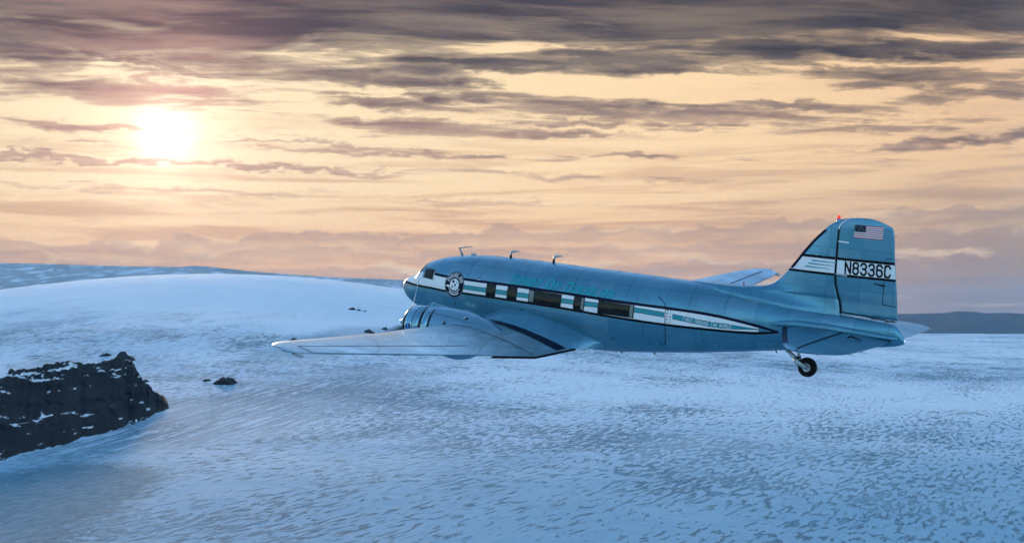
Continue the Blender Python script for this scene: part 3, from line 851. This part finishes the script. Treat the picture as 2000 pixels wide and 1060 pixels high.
# ---- wings
YW = np.unique(np.concatenate([np.linspace(.6, 3.6, 13), np.linspace(3.6, 13, 30), np.linspace(13, 14.2, 12), np.linspace(14.2, 14.478, 9)]))
CX = (1-np.cos(np.linspace(0, math.pi, 34)))/2
def make_wing(sd):
    vs = []
    for y in YW:
        le, te = float(W_LE(y)), float(W_TE(y))
        for x in CX[::-1]: vs.append((le+(te-le)*x, sd*y, float(wing_z(le+(te-le)*x, y, True))))
        for x in CX[1:]: vs.append((le+(te-le)*x, sd*y, float(wing_z(le+(te-le)*x, y, False)) - (.02 if x > .999 else 0)))
    n = 2*len(CX)-1
    f = quads(len(YW), n, True); f += [tuple(range(n)), tuple(range((len(YW)-1)*n, len(YW)*n))]
    w = mesh('wing', vs, f, WSKIN, airplane)
    up = lambda s, y, off: (s, sd*y, float(wing_z(s, y, True))+off)
    hs = lambda y: np.interp(y, [6.1, 10.2, 13.75], [8.0, 8.16, 8.33])
    # aileron: upper skin behind the hinge, a touch proud, and its dark hinge gap
    Y = np.linspace(6.1, 13.75, 36)
    patch('aileron', lambda y, k: up(hs(y)+.03+(float(W_TE(y))-.015-hs(y)-.03)*k, y, .012), Y, np.linspace(0, 1, 6), WSKIN, w)
    patch('aileron_gap', lambda y, k: up(hs(y)-.045+.07*k, y, .008), Y, (0, .5, 1), SEAM, w)
    patch('panel_joint', lambda s, k: up(s, 3.6+.05*k, .008), np.linspace(4.62, 8.78, 40), (0, 1), SEAM, w)
    patch('walkway_strip', lambda s, k: up(s, 1.70+.58*k+.03*(s-7), .007), np.linspace(5.0, 8.76, 34), np.linspace(0, 1, 4), NAVY, w)
    # flap edge under the inboard trailing edge
    vs = []
    for y in np.linspace(1.3, 6.0, 30):
        te = float(W_TE(y)); zt = float(wing_z(te, y, True))
        vs += [(te-.02, sd*y, zt-.012), (te+.03, sd*y, zt-.03), (te+.02, sd*y, zt-.085), (te-.5, sd*y, zt-.14)]
    mesh('flap', vs, quads(30, 4), BLACK, w)
    for y in (11.4, 12.4, 13.2):
        te = float(W_TE(y)); zt = float(wing_z(te, y))
        tube('static_wick', [(te-.03, sd*y, zt), (te+.14, sd*y, zt-.02), (te+.27, sd*y, zt-.07)], [.012, .009, .005], STEEL, w, 5)
    tube('tip_lamp', [(8.6, sd*14.2, .22), (8.9, sd*14.22, .19), (9.0, sd*14.22, .18)], [.06, .06, .02], STEEL, w, 8)
    # root fairing between body and wing
    TOPC = pchip([4.7, 4.93, 5.3, 5.81, 6.41, 7.24, 8.3, 9.2, 9.6, 9.9], [-.80, -.58, -.36, -.20, -.17, -.29, -.51, -.78, -.94, -1.15])
    LOWY = pchip([4.7, 5.0, 5.4, 6, 7.1, 8.2, 8.8, 9.4, 9.9], [1.30, 1.62, 1.76, 1.78, 1.76, 1.74, 1.66, 1.36, 1.06])
    vs = []
    S = np.linspace(4.72, 9.88, 44); K = np.linspace(0, 1, 11)
    for s in S:
        zt = float(TOPC(s)); yt = float(fus_y(s, zt))
        yl = float(LOWY(s)); zl = float(wing_z(min(s, 8.8), yl))
        if s > 8.8:
            q_ = (s-8.8)/1.08; zl += q_*.05; yl = 1.66 + (float(fus_y(9.9, -1.12))-.12-1.66)*q_
        for k in K:
            bulge = math.sin(math.pi*k)*.05
            vs.append((s, sd*(yt-.03+(yl-yt+.03)*k**1.15 + bulge*.6), zt+(zl-zt)*k**.9 + bulge + .004))
    mesh('wing_root_fairing', vs, quads(len(S), len(K)), SKIN, w)
    return w
wing_port = make_wing(1); wing_stbd = make_wing(-1)
wing_port['label'] = 'near wing with bright leading edge'

# ---- engines
def make_engine(sd):
    Y0 = 2.82*sd; Z0 = -.95
    NT_ = pchip([3.6, 3.75, 4.04, 5.12, 5.6, 6.03, 6.71, 7.5, 8.3], [-.235, -.205, -.17, -.18, -.245, -.35, -.64, -.98, -1.16])
    NB_ = pchip([3.6, 4.0, 4.4, 5.0, 5.4, 5.8, 6.6, 7.4, 8.3], [-1.66, -1.80, -1.91, -1.95, -1.87, -1.70, -1.5, -1.34, -1.2])
    NW_ = pchip([3.6, 4.3, 5.2, 6.0, 6.8, 7.6, 8.3], [.715, .735, .73, .66, .5, .28, .03])
    S = np.linspace(3.6, 8.3, 46); n = 48; vs = []
    for s in S:
        t_, b_, w_ = float(NT_(s)), float(NB_(s)), float(NW_(s))
        for k in range(n):
            a = 2*math.pi*k/n; vs.append((s, Y0+w_*math.cos(a), (t_+b_)/2+(t_-b_)/2*math.sin(a)))
    f = quads(len(S), n, True); f += [tuple(range(n)), tuple(range((len(S)-1)*n, len(S)*n))]
    e = mesh('engine_nacelle', vs, f, NSKIN, airplane)
    def nac(s, a, off):
        t_, b_, w_ = float(NT_(s)), float(NB_(s)), float(NW_(s))
        return (s, Y0+(w_+off)*math.cos(a), (t_+b_)/2+((t_-b_)/2+off)*math.sin(a))
    lathe('cowling', (Y0, Z0), [(3.2, .50), (3.0, .515), (2.90, .545), (2.86, .585), (2.88, .62), (2.96, .655), (3.1, .69), (3.3, .715), (3.5, .73), (3.68, .732), (3.69, .69)], NSKIN, e)
    lathe('cowling_lip', (Y0, Z0), [(2.93, .653), (2.96, .664), (2.99, .672), (3.01, .674)], BLACK, e)
    lathe('cowling_gap', (Y0, Z0), [(3.68, .70), (3.69, .737), (3.745, .741), (3.755, .70)], BLACK, e)
    lathe('cowl_flaps', (Y0, Z0), [(3.75, .70), (3.755, .735), (3.9, .748), (4.1, .758), (4.10, .70)], NSKIN, e)
    lathe('cowling_gap', (Y0, Z0), [(4.10, .70), (4.105, .765), (4.145, .767), (4.155, .70)], BLACK, e)
    lathe('cowling_seam', (Y0, Z0), [(3.38, .722), (3.385, .7275), (3.395, .7275), (3.40, .724)], SEAM, e)
    lathe('engine_face', (Y0, Z0), [(3.1, .52), (3.1, .3), (2.95, .16), (2.9, .001)], BLACK, e)
    # oil cooler / carburettor scoop on top
    vs = []
    for i, s in enumerate(np.linspace(3.72, 4.5, 12)):
        u = i/11; hgt = .15*(1-u)**.8+.005; wd = .16*(1-u*.6)
        for k in range(9):
            a = math.pi*k/8; vs.append((s, Y0+wd*math.cos(a), -.235+.05*u+hgt*math.sin(a)))
    mesh('intake_scoop', vs, quads(12, 9) + [tuple(range(9))], NSKIN, e)
    # propeller: dome, hub and three blades at rest
    lathe('propeller_hub', (Y0, Z0), [(2.9, .16), (2.72, .17), (2.62, .15), (2.45, .13), (2.38, .12), (2.33, .09), (2.305, .045), (2.30, .002)], NSKIN, e, 24)
    for kb in range(3):
        a = rad(107 + 120*kb) if sd > 0 else rad(73 - 120*kb)
        vs = []
        for r in np.linspace(.1, 1.74, 22):
            u = r/1.74
            ch = np.interp(u, [0, .1, .3, .6, .85, .96, 1], [.05, .07, .115, .12, .09, .06, .01])
            th = np.interp(u, [0, .1, .3, 1], [.05, .045, .022, .004])
            tw = -rad(np.interp(u, [0, .3, 1], [60, 44, 27]))
            for c, d in ((-1, 0), (-.3, .8), (.4, .7), (1, 0), (.3, -.5), (-.4, -.5)):
                tx = c*ch; nz_ = d*th
                ds = tx*math.sin(tw) + nz_*math.cos(tw); dtan = tx*math.cos(tw) - nz_*math.sin(tw)
                vs.append((2.66+ds, Y0+r*math.cos(a)-dtan*math.sin(a), Z0+r*math.sin(a)+dtan*math.cos(a)))
        mesh('propeller_blade', vs, quads(22, 6, True) + [tuple(range(6)), tuple(range(126, 132))], PROP, e)
    if sd == 1:
        # small round badge on the outboard cowling
        def bdf(u, v, l=0.0):
            s = 3.22+u; a = rad(3)+v/.70
            r = float(np.interp(s, [2.96, 3.1, 3.3, 3.5], [.655, .69, .715, .73])) + .012 + l
            return (s, Y0+r*math.cos(a), Z0+r*math.sin(a))
        disc('engine_badge', .001, .105, BLACK, 0, parent=e, n=24, rings=4, fn=bdf)
        disc('engine_badge_mark', .001, .048, BLUEP, .003, .0, .042, e, 16, 3, bdf)
        disc('engine_badge_mark', .001, .045, BLUEP, .003, .012, -.045, e, 16, 3, bdf)
        # small fittings and seams on the nacelle flank
        for s, aa in ((4.75, 30), (5.55, 55)):
            p = nac(s, rad(aa), 0); q = nac(s, rad(aa), .05)
            tube('nacelle_fitting', [p, q], [.045, .03], STEEL, e, 8)
            p = nac(s+.06, rad(aa), -.01); q = nac(s+.06, rad(aa), .012)
            tube('nacelle_fitting', [p, q], [.05, .05], BLACK, e, 8)
        for aa in (20, 52):
            patch('nacelle_seam', lambda s, k: nac(s, rad(aa-(s-3.8)*4)+k*.012, .004), np.linspace(4.2, 5.9, 24), (0, 1), SEAM, e)
        tube('exhaust_bump', [(4.7, Y0+1.02, -.83), (4.9, Y0+1.0, -.72), (5.15, Y0+1.0, -.66)], [.05, .07, .03], STEEL, e, 8)
    return e
PROP = coat('bare_blade_metal', (.62, .68, .74), .85, .35, .05)
make_engine(1); make_engine(-1)

# ---- fin and rudder
FLE = pchip([.9, 1.38, 1.41, 1.47, 1.55, 1.66, 1.86, 2.25, 2.89, 3.38, 3.8, 3.91, 3.945], [12.0, 12.1, 12.35, 14.08, 14.98, 15.32, 15.57, 15.89, 16.36, 16.79, 17.32, 17.69, 18.05])
FTE = pchip([.9, 1.2, 1.99, 2.9, 3.7, 3.8, 3.89, 3.93, 3.945], [19.40, 19.38, 19.29, 19.17, 19.06, 18.85, 18.58, 18.35, 18.2])
HNG = pchip([.9, 1.05, 2.09, 3.04, 3.55, 3.89, 3.945], [17.66, 17.65, 17.41, 17.40, 17.40, 17.69, 18.1])
def fin_y(s, z):
    le = max(float(FLE(z)), 13.0); te = float(FTE(z)); ch = max(te-le, .05)
    x = min(max((s-le)/ch, 0), 1)
    q = 5*.085*(.2969*math.sqrt(x) - .126*x - .3516*x*x + .2843*x**3 - .1036*x**4)*min(ch, 3.6)
    fil = .34*math.exp(-max(z-float(F_TOP(s))+.02, 0)/.22)*min(1, max(0, (s-12.2)/1.5))*float(np.interp(s, [14.8, 17.5], [1, .12]))
    return q + fil + .006
ZF = np.unique(np.concatenate([np.linspace(.8, 1.36, 8), np.linspace(1.38, 1.7, 16), np.linspace(1.7, 3.6, 24), np.linspace(3.6, 3.945, 12)]))
def slab(name, Z, S0, S1, n, mat, parent, dist=1.0):
    vs = []
    U = np.linspace(0, 1, n)**dist
    for z in Z:
        a, b = float(S0(z)), float(S1(z)); b = max(b, a+.004)
        for u in U: vs.append((a+(b-a)*u, fin_y(a+(b-a)*u, z), z))
        for u in U[::-1]: vs.append((a+(b-a)*u, -fin_y(a+(b-a)*u, z), z))
    m = 2*n; f = quads(len(Z), m, True); f += [tuple(range(m)), tuple(range((len(Z)-1)*m, len(Z)*m))]
    return mesh(name, vs, f, mat, parent)
fin = slab('tail_fin', ZF, FLE, lambda z: HNG(z)-.012, 40, SKIN, airplane, 1.3)
ZR = np.unique(np.concatenate([np.linspace(.99, 3.6, 30), np.linspace(3.6, 3.935, 12)]))
rudder = slab('rudder', ZR, lambda z: HNG(z)+.03, FTE, 24, SKIN, airplane)
def fs_(s, z, off=.006): return (s, fin_y(s, z)+off, z)
# hinge gap
patch('hinge_gap', lambda z, k: fs_(float(HNG(z))-.02+.055*k, z, .007), np.linspace(1.0, 3.55, 26), (0, 1), BLACK, rudder)
patch('hinge_gap', lambda z, k: fs_(float(HNG(z))-.015+.04*k, z, .008), np.linspace(3.56, 3.92, 12), (0, 1), WHITE, rudder)
patch('hinge_gap', lambda s, k: fs_(s, 1.055-.078*(s-17.65)+.03*k - .01, .010), np.linspace(17.66, 19.36, 20), (0, 1), BLACK, rudder)
# registration band across fin and rudder
def vband(name, s0, s1, z0, z1, mat, parent, off, n=14):
    return patch(name, lambda k, z: fs_(s0(z)+(s1(z)-s0(z))*k, z, off), np.linspace(0, 1, n), np.linspace(z0, z1, 5), mat, parent)
L0 = lambda z: float(FLE(z))+.02; L1 = lambda z: float(HNG(z))-.03; R0_ = lambda z: float(HNG(z))+.045; R1_ = lambda z: float(FTE(z))-.01
for nm, a, b, par in (('fin', L0, L1, fin), ('rud', R0_, R1_, rudder)):
    vband('white_band', a, b, 2.19, 2.655, WHITE, par, .006)
    vband('dark_band_edge', a, b, 2.62, 2.70, BLACK, par, .009)
    vband('dark_band_edge', a, b, 2.13, 2.205, BLACK, par, .009)
for k, (za, sa) in enumerate(((2.53, 16.62), (2.43, 16.52), (2.33, 16.42))):
    patch('teal_dart', lambda s, q: fs_(s, za + (q-.5)*.045*(1-(s-sa)/.95*.8) - (s-sa)*.012, .010), np.linspace(sa, sa+.82, 10), (0, 1), TEAL, fin)
patch('deicer_boot', lambda z, k: fs_(float(FLE(z))+.004+.13*k, z, .008), np.linspace(2.22, 3.5, 24), np.linspace(0, 1, 6), NAVY, fin)
paths, wid = text_paths('N8336C', .335, 1.75)
kx3 = 1.36/wid
strokes('registration_lettering', paths, .062, lambda u, v, l: fs_(17.72+u*kx3 - v*.03, 2.245+v, .0115+l), BLACK, rudder, label='black registration lettering on white band')
# flag
F0, F1, FZ0, FZ1 = 17.90, 18.78, 3.335, 3.73
def fl(u, v, off): return fs_(F0+(F1-F0)*u - .0, FZ0+(FZ1-FZ0)*v, off)
for k in range(13):
    patch('flag_stripe', lambda u, v: fl(u, v, .007), np.linspace(0, 1, 8), (k/13+.001, (k+1)/13-.001), RED if k % 2 == 0 else WHITE, rudder)
patch('flag_canton', lambda u, v: fl(u, v, .010), np.linspace(0, .4, 5), np.linspace(6/13, 1, 4), NAVY, rudder)
vs, fs = [], []
for r in range(9):
    for c in range(6 if r % 2 == 0 else 5):
        u = .4*((c+.5)/6 + (0 if r % 2 == 0 else .5/6)); v = 6/13+(7/13)*(r+.5)/9
        b = len(vs); vs += [fl(u-.008, v, .013), fl(u, v-.015, .013), fl(u+.008, v, .013), fl(u, v+.015, .013)]; fs.append((b, b+1, b+2, b+3))
mesh('flag_stars', vs, fs, WHITE, rudder, False)
# hinge fairings, trim tab, wicks
for z, w in ((3.17, .34), (2.17, .36)):
    patch('hinge_bracket', lambda s, k: fs_(s, z+.045*k - (s-17.4)*.06, .02), np.linspace(17.43, 17.43+w, 6), (0, 1), WHITE if z > 3 else STEEL, rudder)
def rline(pts, w=.018, mat=SEAM, nm='trim_tab_edge'):
    return strokes(nm, [pts], w, lambda u, v, l: fs_(u, v, .0165), mat, rudder, .08)
rline([(19.14, 2.80), (18.93, 2.80), (18.91, 2.6), (18.92, 1.42), (19.30, 1.38)])
tube('trim_tab_rod', [fs_(18.62, 2.02, .02), fs_(18.9, 1.99, .09), fs_(18.98, 1.98, .03)], [.012, .02, .014], BLACK, rudder, 6)
for z in (3.5, 2.82):
    s = float(FTE(z)); tube('static_wick', [(s-.03, 0, z), (s+.1, 0, z-.02), (s+.24, 0, z-.1)], [.012, .009, .005], STEEL, rudder, 5)
bc = tube('beacon_base', [(17.34, 0, 3.70), (17.34, 0, 3.86)], [.07, .06], SKIN, fin, 12)
tube('beacon_light', [(17.34, 0, 3.855), (17.34, 0, 3.93), (17.34, 0, 3.965)], [.055, .05, .02], REDL, fin, 12)
tl = lathe('tail_lamp', (0, .40), [(19.62, .035), (19.65, .032), (19.67, .018), (19.675, .002)], WLAMP, fuselage, 12)

# ---- tailplane
SLE = pchip([0, .3, 2.3, 3.3, 3.75, 3.95, 4.06], [15.72, 15.86, 16.8, 17.3, 17.62, 17.9, 18.35])
STE = pchip([0, .5, 1.1, 2.2, 3.3, 3.75, 3.98, 4.06], [19.30, 19.33, 19.38, 19.36, 19.27, 19.08, 18.75, 18.40])
SHN = lambda y: 17.86+.03*y
SZ = .36
def st_z(s, y, up=True):
    le, te = float(SLE(y)), float(STE(y)); ch = max(te-le, .02); x = min(max((s-le)/ch, 0), 1)
    q = 5*.085*(.2969*math.sqrt(x) - .126*x - .3516*x*x + .2843*x**3 - .1036*x**4)*ch
    return SZ + (q if up else -q)
def make_tailplane(sd):
    Y = np.unique(np.concatenate([np.linspace(.05, 3.3, 18), np.linspace(3.3, 4.055, 16)]))
    def sheet(name, S0, S1, n, parent, YY):
        vs = []
        for y in YY:
            a, b = S0(y), max(S1(y), S0(y)+.004)
            for u in (1-np.cos(np.linspace(0, math.pi, n)))/2: s = a+(b-a)*u; vs.append((s, sd*y, st_z(s, y)))
            for u in (1-np.cos(np.linspace(0, math.pi, n)))[::-1]/2: s = a+(b-a)*u; vs.append((s, sd*y, st_z(s, y, False)))
        m = 2*n; f = quads(len(YY), m, True)+[tuple(range(m)), tuple(range((len(YY)-1)*m, len(YY)*m))]
        return mesh(name, vs, f, SKIN, parent)
    h = sheet('tailplane', lambda y: float(SLE(y)), lambda y: min(SHN(y), float(STE(y))-.01), 26, airplane, Y)
    el_ = sheet('elevator', lambda y: max(SHN(y)+.05, float(SLE(y))), lambda y: float(STE(y)), 16, h, Y[Y < 4.0])
    patch('elevator_gap', lambda y, k: (SHN(y)-.02+.09*k, sd*y, st_z(SHN(y), y)+.006), np.linspace(.3, 3.99, 20), (0, 1), BLACK, h)
    patch('deicer_boot', lambda y, k: (float(SLE(y))+.006+.16*k, sd*y, st_z(float(SLE(y))+.006+.16*k, y)+.008), np.linspace(.5, 3.2, 24), np.linspace(0, 1, 6)**2, NAVY, h)
    tube('root_fairing', [(15.6, sd*.60, .44), (15.9, sd*.62, .50), (16.4, sd*.56, .55), (17.3, sd*.44, .55), (18.3, sd*.30, .50), (19.2, sd*.16, .46), (19.5, sd*.09, .44)], [.03, .10, .13, .13, .12, .08, .04], SKIN, h, 14)
    for y in (2.6, 3.3):
        s = float(STE(y)); tube('static_wick', [(s-.03, sd*y, SZ), (s+.12, sd*y, SZ-.01), (s+.24, sd*y, SZ-.05)], [.012, .009, .005], STEEL, h, 5)
    tube('static_wick', [(18.55, sd*4.0, SZ), (18.7, sd*4.07, SZ-.01), (18.85, sd*4.12, SZ-.04)], [.012, .009, .005], STEEL, h, 5)
    tube('elevator_horn', [(18.35, sd*1.15, st_z(18.35, 1.15)+.01), (18.45, sd*1.15, st_z(18.45, 1.15)+.08), (18.8, sd*1.15, st_z(18.8, 1.15)+.02)], [.02, .03, .012], BLACK, h, 6)
    return h
make_tailplane(1); make_tailplane(-1)

# ---- tail wheel
tw = bpy.data.objects.new('tail_wheel', None); C.objects.link(tw); tw.parent = airplane
WC = (16.66, 0, -.83)
vs, fs = [], []
prof = [(.13, -.085), (.2, -.10), (.26, -.098), (.30, -.06), (.312, 0), (.30, .06), (.26, .098), (.2, .10), (.13, .085)]
for i in range(40):
    a = 2*math.pi*i/40
    for r, w in prof: vs.append((WC[0]+r*math.cos(a), WC[1]+w, WC[2]+r*math.sin(a)))
n = len(prof)
for i in range(40):
    for k in range(n): fs.append((i*n+k, i*n+(k+1) % n, ((i+1) % 40)*n+(k+1) % n, ((i+1) % 40)*n+k))
mesh('tyre', vs, fs, RUBBER, tw)
vs, fs = [], []
prof = [(.0, .075), (.05, .08), (.09, .07), (.118, .088), (.135, .09), (.138, .0), (.135, -.09), (.118, -.088), (.05, -.08), (.0, -.075)]
for i in range(24):
    a = 2*math.pi*i/24
    for r, w in prof: vs.append((WC[0]+max(r, .002)*math.cos(a), WC[1]+w, WC[2]+max(r, .002)*math.sin(a)))
n = len(prof)
for i in range(24):
    for k in range(n-1): fs.append((i*n+k, i*n+k+1, ((i+1) % 24)*n+k+1, ((i+1) % 24)*n+k))
mesh('rim', vs, fs, STEEL, tw)
for k in range(5):
    a = 2*math.pi*k/5+.4
    c = (WC[0]+.068*math.cos(a), WC[2]+.068*math.sin(a))
    mesh('rim_hole', [(c[0]+.022*math.cos(b), .0815, c[1]+.022*math.sin(b)) for b in np.linspace(0, 2*math.pi, 8, endpoint=False)], [tuple(range(8))], BLACK, tw, False)
for sd in (1, -1):
    tube('fork', [(16.22, sd*.06, -.60), (16.34, sd*.125, -.68), (16.5, sd*.125, -.76), (16.67, sd*.12, -.83)], [.07, .085, .075, .05], STEEL, tw, 10, .45)
tube('strut', [(15.92, 0, -.36), (16.1, 0, -.50), (16.27, 0, -.63), (16.34, 0, -.66)], [.065, .065, .085, .09], STEEL, tw, 10)
tube('shock_absorber', [(16.30, 0, -.26), (16.34, 0, -.45), (16.38, 0, -.62)], [.055, .055, .045], STEEL, tw, 10)
tube('pivot_bolt', [(16.36, -.1, -.56), (16.36, .1, -.56)], [.035, .035], BLACK, tw, 8)
